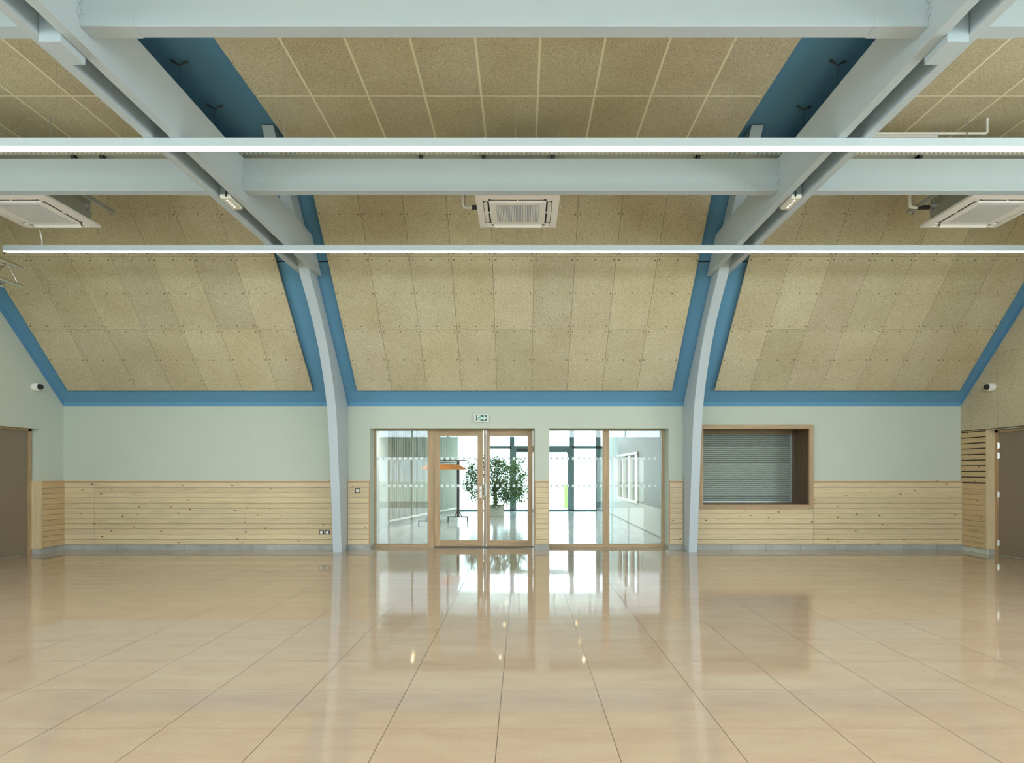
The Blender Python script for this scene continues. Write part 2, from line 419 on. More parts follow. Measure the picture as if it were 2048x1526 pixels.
# wood-wool boards hung below the soffit
def sp(x, s_, off):           # point on the sloping board plane
    return (x, 10.88 - s_*CA + off*SA, 2.763 + s_*SA + off*CA)
for bi, (bx, nb) in enumerate(BW0):
    b = MB(); bt = MB(); sc = MB()
    R.seed(40+bi)
    for i in range(nb):
        x0 = bx + 0.6*i
        for j in range(3):
            t = R.choice([0.93, 0.97, 1.0, 1.0, 1.03, 1.06]); tint = (t*R.uniform(0.99, 1.02), t, t*R.uniform(0.95, 1.02))
            s0, s1 = 1.2*j+0.002, 1.2*(j+1)-0.002; xa, xb = x0+0.002, x0+0.598
            if j == 2: s1 = 3.58
            b.hexa([sp(xa, s0, 0), sp(xb, s0, 0), sp(xb, s1, 0), sp(xa, s1, 0)], [sp(xa, s0, .03), sp(xb, s0, .03), sp(xb, s1, .03), sp(xa, s1, .03)], 0, tint)
            rows = [0.05, 0.62, 1.15] if j else [0.22, 0.62, 1.16]
            for rr in rows:
                for xx in (0.035, 0.30, 0.565):
                    xs = x0 + xx + R.uniform(-.006, .006); ss = 1.2*j + rr + R.uniform(-.006, .006); q = 0.008
                    sc.hexa([sp(xs-q, ss-q, -.0015), sp(xs+q, ss-q, -.0015), sp(xs+q, ss+q, -.0015), sp(xs-q, ss+q, -.0015)],
                            [sp(xs-q, ss-q, .004), sp(xs+q, ss-q, .004), sp(xs+q, ss+q, .004), sp(xs-q, ss+q, .004)], 0)
        y = 8.36
        ycuts = [8.362, 7.94, 6.74, 5.54, 4.34, 3.14, 1.94, 0.74, -0.46, -1.66, YB]
        for j in range(len(ycuts)-1):
            t = R.choice([0.95, 0.98, 1.0, 1.02, 1.05]); tint = (t, t*R.uniform(0.985, 1.0), t*R.uniform(0.95, 1.0))
            b.box(x0+0.012 if i else x0, x0+0.588 if i < nb-1 else x0+.6, ycuts[j]-0.009, ycuts[j+1]+0.009, FLAT, FLAT+0.03, 0, tint)
    xe = bx+0.6*nb
    # backing: dark behind the sloping joints, pale battens behind the flat joints
    bt.hexa([sp(bx+.02, .02, .031), sp(xe-.02, .02, .031), sp(xe-.02, 3.56, .031), sp(bx+.02, 3.56, .031)],
            [sp(bx+.02, .02, .04), sp(xe-.02, .02, .04), sp(xe-.02, 3.56, .04), sp(bx+.02, 3.56, .04)], 0)
    bt.box(bx+.02, xe-.02, YB, 8.34, FLAT+.001, FLAT+.05, 1)
    f = st(b.build('ceiling', 'wool'))
    bt.build('backing_battens', ['gapdark', 'batten'], f, label='pale battens showing between the flat boards')
    sc.build('screw_heads', 'screw', f)

# ------------------------------------------------------------------ wall behind the camera (seen in the reflections)
w = MB()
def rear_wall():
    cl = (-7.4, 7.1, 2.7, 4.5); a = (-6.4, -3.6, 0.06, 2.0); b = (3.0, 5.0, 0.06, 2.0)
    y0, y1 = YB-0.3, YB
    w.box(-8.5, a[0], y0, y1, 0, 2.7); w.box(a[1], b[0], y0, y1, 0, 2.7); w.box(b[1], 8.2, y0, y1, 0, 2.7)
    for q in (a, b): w.box(q[0], q[1], y0, y1, 2.0, 2.7); w.box(q[0], q[1], y0, y1, 0, 0.06)
    w.box(-8.5, cl[0], y0, y1, 2.7, 4.5); w.box(cl[1], 8.2, y0, y1, 2.7, 4.5); w.box(-8.5, 8.2, y0, y1, 4.5, TOP+.15)
    return cl, a, b
cl, ra, rb = rear_wall()
st(w.build('wall_front', 'sage'))
for k, q in enumerate((ra, rb)):
    f = MB(); x0, x1, z0, z1 = q; yy = YB-0.12
    for i in range(4):
        xx = x0 + (x1-x0)*i/3; f.box(max(x0, xx-.035), min(x1, xx+.035), yy-.04, yy+.04, z0, z1)
    f.box(x0, x1, yy-.04, yy+.04, z0, z0+.07); f.box(x0, x1, yy-.04, yy+.04, z1-.07, z1)
    o = st(f.build('window_%d' % (5+k), 'oakZ'))
    MB().box(x0, x1, yy-.006, yy+.006, z0, z1).build('window_pane', 'glass', o)
f = MB(); x0, x1, z0, z1 = cl
for i in range(11):
    xx = x0 + (x1-x0)*i/10; f.box(max(x0, xx-.03), min(x1, xx+.03), YB-.1, YB-.04, z0, z1)
f.box(x0, x1, YB-.1, YB-.04, z0, z0+.06); f.box(x0, x1, YB-.1, YB-.04, z1-.06, z1)
st(f.build('window_7', 'mullion'))

# ------------------------------------------------------------------ timber lining of the lower walls
def planks(mb, x0, x1, z0, z1, y0, y1, axis='X', pitch=0.0908, first=None):
    z = z0; k = 0
    while z < z1 - 0.005:
        zt = min(z + pitch, z1); t = R.uniform(0.93, 1.05); tint = (t, t*R.uniform(.985, 1.01), t*R.uniform(.96, 1.02))
        mb.box(x0, x1, y0, y1, z + 0.0025, zt - 0.0025, 0, tint)
        # shadow groove backing
        mb.box(x0+.002, x1-.002, y0 + (0.012 if axis == 'X' else 0), y1, z - 0.0025, z + 0.0025, 1) if axis == 'X' else None
        z = zt; k += 1
YP = 11.12; PT = 1.2166; PB = 0.095
R.seed(5)
def lining(n, x0, x1, z1=PT, cap=True, endl=False, endr=False):
    m = MB()
    top = z1 - (0.035 if cap else 0)
    cuts = [x0]
    for c in (-7.5,):
        if x0 < c < x1: cuts.append(c)
    cuts.append(x1)
    for a, b in zip(cuts[:-1], cuts[1:]): planks(m, a+.0008, b-.0008, PB, top, YP, YW)
    o = st(m.build('trim_%d' % n, ['pineX', 'gapdark']))
    if cap:
        c = MB(); c.box(x0, x1, YP-0.012, YW, z1-0.016, z1, 0); c.box(x0, x1, YP-0.004, YW, z1-0.035, z1-0.016, 1)
        c.build('top_moulding', ['pineX', 'pinetrim'], o)
    e = MB()
    if endl: e.box(x0-.012, x0, YP-.004, YW, PB, z1)
    if endr: e.box(x1, x1+.012, YP-.004, YW, PB, z1)
    if endl or endr: e.build('edge_moulding', 'pinetrim', o)
    return o
lining(1, XL+.0, -3.22); lining(2, -3.06, OA[0]-.012, endr=True)
lining(3, OA[1]+.016, OB[0]-.014, endl=True, endr=True); lining(4, OB[1]+.02, 2.81, endl=True)
lining(5, 2.975, 5.09, 0.719, cap=False); lining(6, 5.092, XR)
# side linings
m = MB(); z = PB; R.seed(9)
while z < 1.18:
    t = R.uniform(.93, 1.04); m.box(XL, XL+0.044, 10.60, 11.118, z+.0025, z+.0883, 0, (t, t, t)); m.box(XL, XL+.03, 10.60, 11.118, z-.0025, z+.0025, 1); z += .0908
o = st(m.build('trim_7', ['pineY', 'gapdark']))
MB().box(XL, XL+.05, 10.60, 11.12, PT-.035, PT).build('top_moulding', 'pinetrim', o)
m = MB(); m.box(-8.225, XL+0.046, 10.575, 10.598, 0.08, PT, 0)
st(m.build('trim_8', 'pineZ'))
m = MB(); z = 0.08
while z < 1.16:
    t = R.uniform(.93, 1.04); m.box(XR, 7.72, 10.55, 11.118, z+.0025, z+.0883, 0, (t, t, t)); m.box(XR+.006, 7.72, 10.55, 11.118, z-.0025, z+.0025, 1); z += .0908
zs = 1.175
for k in range(10):      # slotted acoustic boarding above
    z0 = zs + .0965*k + .016; z1 = zs + .0965*(k+1)
    if k == 9: z1 = 2.07
    t = R.uniform(.94, 1.04); m.box(XR, 7.72, 10.55, YW, z0, z1, 0, (t, t, t))
m.box(XR+.0165, 7.72, 10.55, YW, 1.165, 2.06, 2)
st(m.build('trim_9', ['pineY', 'gapdark', 'black']))
st(MB().box(XR-.004, 7.845, 10.522, 10.548, 0.08, 2.07).build('trim_10', 'pineZ'))
# wood-wool boards on the right gable
m = MB(); R.seed(12)
ylist = [YW-.001, 10.89, 10.29, 9.69, 9.09, 8.49, 7.89, 7.29, 6.69, 6.09, 5.49]
tints = {}
subs = []
for ci, (a, b) in enumerate(zip(ylist[:-1], ylist[1:])):
    ks = sorted({a-.002, b+.002} | {y for y in [YW-(q-2.517)/.985 for q in (3.282, 3.285, 4.482, 4.485, 5.45)] if b+.002 < y < a-.002} | {b+.002+(a-b-.004)*q/4 for q in range(1, 4)}, reverse=True)
    subs += [(ci, p_, q_) for p_, q_ in zip(ks[:-1], ks[1:])]
for ci, a, b in subs:
    zz = 2.085
    while zz < min(zpaint(b), 5.4):
        zt = 3.285 if zz < 3 else zz + 1.2
        za, zb = min(zt-.003, zpaint(a)-.0, 5.45), min(zt-.003, zpaint(b)-.0, 5.45)
        t = tints.setdefault((ci, round(zz, 2)), R.choice([.94, 1, 1.04])*.95)
        if za > zz + .01:
            m.prism([(a, zz), (b, zz), (b, zb), (a, za)], lambda u, v, x: (x, u, v), XR, 7.725, 0)
        elif zb > zz+.01:
            aa = YW - (zz+.003-2.517)/.985
            m.prism([(aa, zz), (b, zz), (b, zb)], lambda u, v, x: (x, u, v), XR, 7.725, 0)
        for q in range(1, 7): pass
        zz = zt
m.box(XR+.012, 7.73, 9.3, YW, 2.07, 2.09, 1)
st(m.build('wall_right', ['wool', 'gapdark']))

# skirtings
sk = MB()
for a, b in ((XL, -3.07), (-3.065, OA[0]), (OA[1], OB[0]), (OB[1], 2.83), (2.96, XR+.06)): sk.box(a, b, 11.138, YW, 0, PB)
sk.box(OA[0]-.001, OA[0]+.01, YW, 11.48, 0, .07); sk.box(OB[1]-.01, OB[1]+.001, YW, 11.48, 0, .07)
st(sk.build('baseboard_back', 'skirt'))
sk = MB(); sk.box(XL, XL+.02, 10.60, 11.138, 0, PB); sk.box(-8.19, XL+.02, 10.588, 10.60, 0, .08)
st(sk.build('baseboard_left', 'skirt'))
sk = MB(); sk.box(7.735, 7.75, 10.56, 11.138, 0, .08); st(sk.build('baseboard_right', 'skirt'))
st(MB().box(7.745, 7.84, 10.53, 10.56, 0, .08).build('baseboard_right', 'skirt'))

# side doors
def side_door(n, xf, sgn, y_far, y_near, ztop, leafx, hinges):
    f = MB()
    f.box(xf, xf+sgn*.10, y_far-.065, y_far, 0, ztop-.0); f.box(xf, xf+sgn*.10, y_near, y_near+.065, 0, ztop)
    f.box(xf, xf+sgn*.10, y_near, y_far, ztop-.04, ztop)
    o = st(f.build('door_%d' % n, 'oakZ'))
    l = MB().box(leafx, leafx+sgn*.045, y_near+.067, y_far-.068, 0.012, ztop-.043).build('door_leaf', 'brown', o, bevel=.002)
    h = MB(); h.tube([(leafx-sgn*.05, y_near+.16, 1.05), (leafx-sgn*.05, y_near+.30, 1.05)], .011); h.tube([(leafx, y_near+.16, 1.05), (leafx-sgn*.05, y_near+.16, 1.05)], .011)
    h.build('door_handle', 'chrome', l, smooth=True)
    for z in hinges:
        hb = MB(); hb.tube([(leafx-sgn*.012, y_far-.066, z-.05), (leafx-sgn*.012, y_far-.066, z+.05)], .011, 10)
        hb.box(leafx-sgn*.004, leafx, y_far-.10, y_far-.03, z-.045, z+.045)
        hb.build('hinge', 'chrome', l, smooth=True)
    return o
side_door(2, -8.175, -1, 10.575, 9.42, 2.084, -8.19, [])
side_door(3, 7.825, 1, 10.520, 9.32, 2.055, 7.84, [1.80, 1.637, .996, .20])

# ------------------------------------------------------------------ glazed screens to the lobby
YG = 11.52; G0, G1 = YG-.04, YG+.05
def squares(parent, x0, x1, zs=(1.609, 1.115), pitch=.0995, start=None):
    s = MB(); x = (start if start is not None else x0+.012)
    while x + .049 < x1:
        for z in zs: s.box(x, x+.049, YG-.0085, YG-.0065, z-.0245, z+.0245)
        x += pitch
    s.build('marking_squares', 'vinyl', parent, label='two rows of small white squares')
def pane(parent, x0, x1, z0, z1, sq=True, y=YG):
    g = MB().box(x0, x1, y-.006, y+.006, z0, z1).build('glass_pane', 'glass', parent)
    if sq: squares(g, x0, x1)
    return g
# left side light
f = MB()
f.box(-2.690, -2.657, G0, G1, 0, 2.134, 1); f.box(-1.717, -1.603, G0, G1, 0, 2.134, 1)
f.box(-2.657, -1.717, G0, G1, 2.112, 2.134, 0); f.box(-2.657, -1.717, G0, G1, 0, .0615, 0)
o = st(f.build('window_1', ['oakX', 'oakZ'], bevel=.002)); pane(o, -2.657, -1.717, .0615, 2.112)
# double door
f = MB(); f.box(-1.603, OA[1]+.01, G0-.01, G1, 2.115, 2.15, 0); f.box(.192, OA[1]+.005, G0, G1, 0, 2.12, 1)
f.box(-1.603, -1.594, G0+.01, G1, 0, 2.12, 1)
o = st(f.build('door_1', ['oakX', 'oakZ'], bevel=.002))
f = MB().box(-1.6, .20, G0+.005, G1, 0.0, .012).build('threshold', 'dark', o)
def leaf(x0, x1, gx0, gx1, left):
    l = MB(); l.box(x0, gx0, G0, YG+.02, .019, 2.12, 1); l.box(gx1, x1, G0, YG+.02, .019, 2.12, 1)
    l.box(gx0, gx1, G0, YG+.02, 2.018, 2.12, 0); l.box(gx0, gx1, G0, YG+.02, .019, .130, 0)
    lo = l.build('door_leaf', ['oakX', 'oakZ'], o, bevel=.003)
    pane(lo, gx0, gx1, .130, 2.018)
    return lo
l1 = leaf(-1.594, -.716, -1.497, -.814, True); l2 = leaf(-.700, .188, -.590, .0925, False)
h = MB(); h.box(-.777, -.736, G0-.010, G0, .898, 1.11)
h.tube([(-.757, G0-.01, 1.036), (-.757, G0-.055, 1.036), (-.80, G0-.06, 1.036), (-.868, G0-.06, 1.036)], .009, 10, 1)
h.box(-.762, -.752, G0-.014, G0-.01, .945, .975, 1)
h.build('door_handle', ['white', 'galv'], l1, smooth=True, bevel=.002)
h = MB(); h.tube([(-.658, G0-.020, .02), (-.658, G0-.020, 2.12)], .009, 10)
h.box(-.674, -.642, G0-.038, G0, .93, 1.16); h.box(-.672, -.644, G0-.03, G0, 2.06, 2.118); h.box(-.672, -.644, G0-.03, G0, .02, .06)
h.build('panic_rod', 'galv', l2, bevel=.002)
# right pair of fixed lights
f = MB(); f.box(.471, .487, G0, G1, 0, 2.134, 1); f.box(1.456, 1.569, G0, G1, 0, 2.134, 1); f.box(2.519, OB[1], G0, G1, 0, 2.134, 1)
f.box(.487, 1.456, G0, G1, 2.112, 2.134, 0); f.box(1.569, 2.519, G0, G1, 2.112, 2.134, 0)
f.box(.487, 1.456, G0, G1, 0, .0615, 0); f.box(1.569, 2.519, G0, G1, 0, .0615, 0)
o = st(f.build('window_2', ['oakX', 'oakZ'], bevel=.002)); pane(o, .487, 1.456, .0615, 2.112); pane(o, 1.569, 2.519, .0615, 2.112)

# serving hatch
f = MB(); YH = 11.10
f.box(3.087, 3.162, YH, YW+.01, .719, 2.198, 1); f.box(5.015, 5.088, YH, YW+.01, .719, 2.198, 1)
f.box(3.162, 5.015, YH, YW+.01, 2.122, 2.198, 0); f.box(3.162, 5.015, YH, YW+.01, .719, .793, 0)
o = st(f.build('window_3', ['oakX', 'oakZ'], bevel=.002))
l = MB(); l.box(3.13, 3.162, YW, 11.95, .76, 2.15, 1); l.box(5.015, 5.045, YW, 11.95, .76, 2.15, 1)
l.box(3.162, 5.015, YW, 11.95, 2.122, 2.15, 0); l.box(3.162, 5.015, YW, 11.95, .76, .793, 0); l.box(3.13, 5.045, 11.95, 11.98, .76, 2.15, 0)
l.build('reveal_lining', ['oakY', 'timber'], o)
l = MB().box(3.162, 5.015, 11.80, 11.84, 2.080, 2.122).build('head_rail', 'oakX', o)
s = MB(); z = .825; poly = []
pp = .036; n = int((2.085-.825)/pp)
for i in range(n):
    z0 = .825 + i*pp
    poly += [(11.868, z0), (11.852, z0+.006), (11.850, z0+.018), (11.852, z0+.030)]
poly += [(11.868, .825+n*pp), (11.88, .825+n*pp), (11.88, .825)]
s.prism(poly, lambda u, v, x: (x, u, v), 3.17, 5.007)
sh = s.build('roller_shutter', 'shutter', o)
MB().box(3.17, 5.007, 11.845, 11.885, .795, .824).build('bottom_bar', 'galv', sh)
MB().box(4.985, 5.013, 11.835, 11.90, .80, 2.08).build('guide_rail', 'galv', o)

# ------------------------------------------------------------------ steel frames
prof_front = [(10.77, 0), (10.69, .70), (10.60, 1.40), (10.51, 2.061), (10.428, 2.444), (10.336, 2.685), (10.215, 2.937), (10.008, 3.308), (9.738, 3.649), (9.459, 3.935), (9.218, 4.156), (8.569, 4.837), (8.394, 5.020), (7.807, 5.640)]
prof_back = [(YW-.02, 0), (YW-.02, 2.52), (10.9, 2.82), (10.4, 3.34), (9.526, 4.248), (8.35, 5.45), (8.17, 5.640)]
side = ('left', 'right')
for k, (g0, g1_, o0, o1) in enumerate(COLS):
    c = thing('arched_column', 'pale grey arched steel column at the %s, %s' % (side[k], ('foot beside two wall sockets' if k == 0 else 'foot beside the shuttered serving hatch')), 'column', ((g0+g1_)/2, 10.95, 0))
    cx, cy = (g0+g1_)/2, 10.95
    m = MB(); poly = [(y-cy, z) for y, z in prof_front] + [(y-cy, z) for y, z in prof_back[::-1]]
    # build as strips so that the side face stays planar
    F = prof_front; n = len(F)
    def back(i):
        t = i/(n-1); L = []; tot = 0
        for a, b in zip(prof_back[:-1], prof_back[1:]): L.append(math.dist(a, b)); tot += L[-1]
        Lf = [math.dist(a, b) for a, b in zip(F[:-1], F[1:])]; d = sum(Lf[:i])/sum(Lf)*tot
        for q, (a, b) in enumerate(zip(prof_back[:-1], prof_back[1:])):
            if d <= L[q] + 1e-9: u = d/L[q]; return (a[0]+(b[0]-a[0])*u, a[1]+(b[1]-a[1])*u)
            d -= L[q]
        return prof_back[-1]
    B = [back(i) for i in range(n)]
    vs = []; fs = []
    hw = (g1_-g0)/2-.001
    for x in (-hw, hw):
        for i in range(n): vs.append((x, F[i][0]-cy, F[i][1])); vs.append((x, B[i][0]-cy, B[i][1]))
    o2 = 2*n
    for i in range(n-1):
        a, b_, c_, d_ = 2*i, 2*i+1, 2*i+3, 2*i+2
        fs += [(a, b_, c_, d_), (o2+a, o2+d_, o2+c_, o2+b_), (a, d_, o2+d_, o2+a), (b_, o2+b_, o2+c_, c_)]
    fs += [(0, o2, o2+1, 1), (2*n-2, 2*n-1, o2+2*n-1, o2+2*n-2)]
    m.add(vs, fs); m.build('column_shaft', 'steel', c, smooth=True, bevel=.004)
    m = MB(); sx = hw if k == 0 else -hw-.012; m.box(sx, sx+.012, .03, .13, .002, .10); m.tube([(sx+.006 - .02, .08, .05), (sx+.006+.02, .08, .05)], .012, 6)
    m.build('foot_bracket', 'galv', c)
    # twin tie beam
    t = thing('twin_tie_beam', 'pale grey twin steel beam overhead running towards the %s arched column' % side[k], 'beam', (cx, 4.0, 4.283))
    fnb = lambda u, v, x: (x, u-4.0, v-4.283)
    for (a, b) in ((o0, g0), (g1_, o1)):
        MB().prism([(YB+.02, 4.283), (9.44, 4.283), (9.0, 4.733), (YB+.02, 4.733)], fnb, a-cx, b-cx).build('beam_member', 'steel', t, bevel=.003)
    for (ya, yb, zb) in ((4.215, 4.46, 4.234), (6.735, 6.98, 4.31)):
        MB().box(g0-cx+.003, g1_-cx-.004, ya-4, yb-4, zb-4.283, .40).build('spacer_block', 'steel', t, bevel=.003)
    # emergency lights in the gap
    e = thing('emergency_light', 'small white emergency light with four LEDs between the twin beams, %s one' % side[k], 'light', (cx, 6.70, 4.26))
    s_ = 1 if k else -1
    x0, x1 = (-.055, .055)
    MB().box(x0, x1, 0, .30, .012, .045).build('housing', 'white', e, bevel=.003)
    MB().box(x0+.006, x1-.006, .006, .294, .002, .0125).build('lens', 'lucent', e, bevel=.002)
    for q in range(4): MB().box(-.006, .006, .05+.055*q, .065+.055*q, -.0005, .003).build('led', 'led', e)
    MB().box(-.014*s_-.006, -.014*s_+.006, -.012, .0, .018, .075).build('clip', 'dark', e)

# cross beams, one per bay and row
def cross(x0, x1, y0, y1, lab):
    t = thing('cross_beam', lab, 'beam', ((x0+x1)/2, y0, 4.384)); L = (x1-x0)/2
    m = MB(); m.box(-L+.0, L, 0, y1-y0, 0, .344); m.build('beam', 'steel', t, bevel=.004)
    for s_ in (-1, 1):
        if abs(x0 if s_ < 0 else x1) > 7: continue
        a = s_*L; p = MB()
        p.box(a-s_*.30, a-s_*.0, -.003, 0, .10, .344); p.box(a-s_*.36, a-s_*.0, -.003, 0, 0, .10)
        p.box(a-s_*.36, a-s_*.0, -.003, y1-y0, -.003, 0)
        p.build('end_plate', 'steel', t, bevel=.001)
        for q in range(3):
            b = MB(); b.tube([(a-s_*.0, -.010, .085+q*.085), (a-s_*.022, -.010, .085+q*.085)], .010, 6); b.box(a-s_*.006, a, -.03, -.003, .06+q*.085, .11+q*.085)
            b.build('bolt', 'steel', t)
for row, (ya, yb, nm) in enumerate(((4.285, 4.40, 'nearer row, across the top of the view'), (6.797, 6.91, 'farther row, below the cable tray'))):
    cross(-2.984, 2.737, ya, yb, 'pale grey steel cross beam spanning the middle bay, ' + nm)
    cross(XL, -3.296, ya, yb, 'pale grey steel cross beam in the left bay, ' + nm)
    cross(3.049, 7.72, ya, yb, 'pale grey steel cross beam in the right bay, ' + nm)

# perforated cable tray on the farther cross beams
t = thing('cable_tray', 'perforated metal cable tray lying along the top of the farther cross beams', 'cable tray', (0, 6.86, 4.80))
m = MB(); xa, xb = XL+.02, XR
for (z0, z1) in ((0, .012), (.022, .034), (.044, .06)): m.box(xa, xb, 0, .0025, z0, z1)
n = int((xb-xa)/.05)
for i in range(n):
    x = xa + i*.05
    m.box(x, x+.023, .0002, .0023, .012, .022); m.box(x+.025, x+.048, .0002, .0023, .034, .044)
m.build('tray_side', 'tray', t)
m = MB()
for q in range(5): m.box(xa, xb, q*.05, q*.05+.036, 0, .002)
for i in range(n):
    x = xa + i*.05; m.box(x, x+.028, 0, .236, .0002, .0018)
m.build('tray_bottom', 'tray', t); MB().box(xa, xb, .234, .2365, 0, .06).build('tray_side', 'galv', t)
for i, x in enumerate((-7.3, -6.0, -4.86, -4.55, -1.1, -.42, .33, 1.90, 4.3, 6.2)):
    m = MB(); m.box(x-.02, x+.02, -.003, .05, -.072, 0); m.box(x-.02, x-.014, -.003, .2, -.072, 0); m.build('bracket', 'rubber', t)

# ------------------------------------------------------------------ linear pendant lamps
def linear_lamp(y, x0, x1, lab, wires):
    cx = (x0+x1)/2; L = (x1-x0)/2
    t = thing('linear_lamp', lab, 'lamp', (cx, y, 4.208))
    m = MB(); W = .095
    m.box(-L, L, 0, .0025, 0, .072); m.box(-L, L, W-.0025, W, 0, .072); m.box(-L, L, .0025, W-.0025, .03, .072)
    m.box(-L, -L+.003, 0, W, 0, .072); m.box(L-.003, L, 0, W, 0, .072)
    m.build('lamp_body', 'alu', t)
    MB().box(-L+.003, L-.003, .0025, W-.0025, .0005, .012).build('diffuser', 'lamp', t)
    for x in wires:
        MB().tube([(x-cx, W/2, .07), (x-cx, W/2, FLAT-4.208)], .0013, 6).build('hanging_wire', 'galv', t)
linear_lamp(5.52, -6.67, 6.5, 'nearer of the two long white linear lamps crossing the whole hall', (-4.09, -2.09, -.06, 1.854, 4.009))
linear_lamp(8.14, -6.67, 6.5, 'farther long white linear lamp, left end visible near the metal truss', (-4.55, -.06, 3.94))
for y, nm in ((2.9, 'first'), (.28, 'second')):
    linear_lamp(y, -6.67, 6.5, 'long white linear lamp out of view above the camera, %s behind the nearer one' % nm, (-4.09, 4.0))

# ------------------------------------------------------------------ ceiling cassettes
def cassette(lab, rail, cx):
    t = thing('air_conditioner', lab, 'air conditioner', (cx, 7.49, 4.43), 'air conditioning cassettes below the ceiling')
    h = .473
    m = MB(); 
    # outer fascia ring, sloping slightly outwards
    def ring(a, b, za, zb, zt):
        P = [(-1, -1), (1, -1), (1, 1), (-1, 1)]
        for i in range(4):
            p, q = P[i], P[(i+1) % 4]
            m.hexa([(p[0]*b, p[1]*b, zb), (q[0]*b, q[1]*b, zb), (q[0]*a, q[1]*a, za), (p[0]*a, p[1]*a, za)],
                   [(p[0]*b, p[1]*b, zt), (q[0]*b, q[1]*b, zt), (q[0]*a, q[1]*a, zt), (p[0]*a, p[1]*a, zt)])
    ring(.395, h, -.012, 0.0, .03)
    m.build('fascia', 'offwhite', t, bevel=.004)
    m = MB(); m.box(-.395, .395, -.395, .395, .012, .028); m.build('air_slot', 'dark', t)
    m = MB(); m.box(-.325, .325, -.325, .325, -.014, .012); m.build('centre_panel', 'offwhite', t, bevel=.012)
    m = MB(); a = .235; n = 26
    for i in range(n): x = -a + 2*a*i/(n-1); m.box(x-.005, x+.005, -a, a, -.0185, -.012)
    m.box(-a-.01, a+.01, -a-.01, a+.01, -.0155, -.013, 1)
    m.build('intake_grille', ['white', 'grille'], t)
    for i in range(4):
        m = MB(); c, s = math.cos(i*PI/2), math.sin(i*PI/2)
        def P(u, v, z): return (u*c - v*s, u*s + v*c, z)
        dz = -.03 if i == 0 else -.006
        # louvre flap: thin tilted blade at +v side
        m.hexa([P(-.30, .345, .004), P(.30, .345, .004), P(.285, .385, dz), P(-.285, .385, dz)],
               [P(-.30, .345, .009), P(.30, .345, .009), P(.285, .39, dz+.006), P(-.285, .39, dz+.006)])
        m.box(*sorted((P(-.006, .33, 0)[0], P(.006, .395, 0)[0])), *sorted((P(-.006, .33, 0)[1], P(.006, .395, 0)[1])), -.004, .012)
        m.build('louvre', 'white', t)
        m = MB(); q = P(.36, .36, 0); m.box(q[0]-.035, q[0]+.035, q[1]-.035, q[1]+.035, -.008, .012); m.build('corner_cap', 'offwhite', t, bevel=.01)
    m = MB(); m.box(-.42, .42, -.42, .36, .03, .33); m.build('casing', 'duct', t, bevel=.004)
    for sx in (-.45, .45):
        for sy in (-.35, .30):
            m = MB(); m.tube([(sx, sy, .15), (sx, sy, FLAT-4.43)], .005, 6); m.box(min(sx, sx*.93), max(sx, sx*.93), sy-.02, sy+.02, .14, .16)
            m.build('hanger_rod', 'galv', t)
    if rail:
        m = MB(); x = rail
        m.box(x-.02, x+.02, -.5, .46, .168, .172)
        for sx in (-.02, .0175):
            m.box(x+sx, x+sx+.0025, -.5, .46, .17, .178); m.box(x+sx, x+sx+.0025, -.5, .46, .19, .21)
            for q in range(19): m.box(x+sx, x+sx+.0025, -.5+q*.05, -.5+q*.05+.025, .178, .19)
        m.tube([(x, -.1, .13), (x, -.1, FLAT-4.43)], .006, 6); m.tube([(x, .35, .14), (x, .35, FLAT-4.43)], .006, 6)
        m.build('mounting_rail', 'galv', t)
        m = MB(); m.box(x-.09*(1 if rail > 0 else -1), x, .0, .02, .08, .1); m.tube([(x-.03*(1 if rail > 0 else -1), .01, .06), (x-.03*(1 if rail > 0 else -1), .01, .16)], .006, 6); m.build('rail_clamp', 'galv', t)
    return t
ac_m = cassette('white square ceiling air conditioner in the middle bay, behind the cross beam', None, -.056)
ac_l = cassette('white ceiling air conditioner at the left edge, above the farther lamp\'s end', .635, -5.755)
ac_r = cassette('white ceiling air conditioner at the right edge, beside a white drain pipe', -.63, 5.456)
def curve_pts(pts, r=.04):
    out = [Vector(pts[0])]
    for a, b, c in zip(pts[:-2], pts[1:-1], pts[2:]):
        a, b, c = Vector(a), Vector(b), Vector(c)
        p = b + (a-b).normalized()*r; q = b + (c-b).normalized()*r
        for i in range(7):
            t = i/6; out.append(p*(1-t)**2 + b*2*t*(1-t) + q*t*t)
    out.append(Vector(pts[-1])); return out
def drain(pts, sleeve, lab, cap=None):
    t = thing('drain_pipe', lab, 'pipe', pts[0])
    o = Vector(pts[0]); P = [tuple(Vector(p)-o) for p in pts]
    MB().tube(curve_pts(P), .0185, 12).build('pipe', 'white', t, smooth=True)
    a, b = sleeve; m = MB().tube([Vector(a)-o, Vector(b)-o], .027, 14); m.build('rubber_sleeve', 'rubber', t, smooth=True)
    mc = MB().tube([Vector(b)-o, Vector(b)-o+(Vector(b)-Vector(a)).normalized()*.03], .018, 12); mc.build('clamp', 'galv', t)
drain([(-.60, 7.75, 4.60), (-.717, 7.75, 4.60), (-.717, 7.75, 5.20), (-.437, 7.30, 5.20)], ((-.615, 7.75, 4.60), (-.53, 7.75, 4.60)), 'white drain pipe with black sleeve left of the middle air conditioner')
drain([(4.83, 7.75, 4.60), (4.728, 7.75, 4.60), (4.728, 7.75, 5.20), (4.728, 7.23, 5.20), (3.4, 7.23, 5.20)], ((4.82, 7.75, 4.60), (4.96, 7.75, 4.60)), 'white drain pipe with black sleeve left of the right-hand air conditioner')
t = thing('supply_pipe', 'thin white pipe lying level above the lamp in the right bay', 'pipe', (3.6, 7.16, 5.19))
MB().tube(curve_pts([(0, 0, 0), (1.64, 0, 0), (1.64, 0, .17)], .03), .013, 10).build('pipe', 'white', t, smooth=True)
m = MB().tube([(0, 0, 0), (.02, -.02, .28), (-.0, -.03, .27), (-.06, .10, .02)][:2], .006, 8)
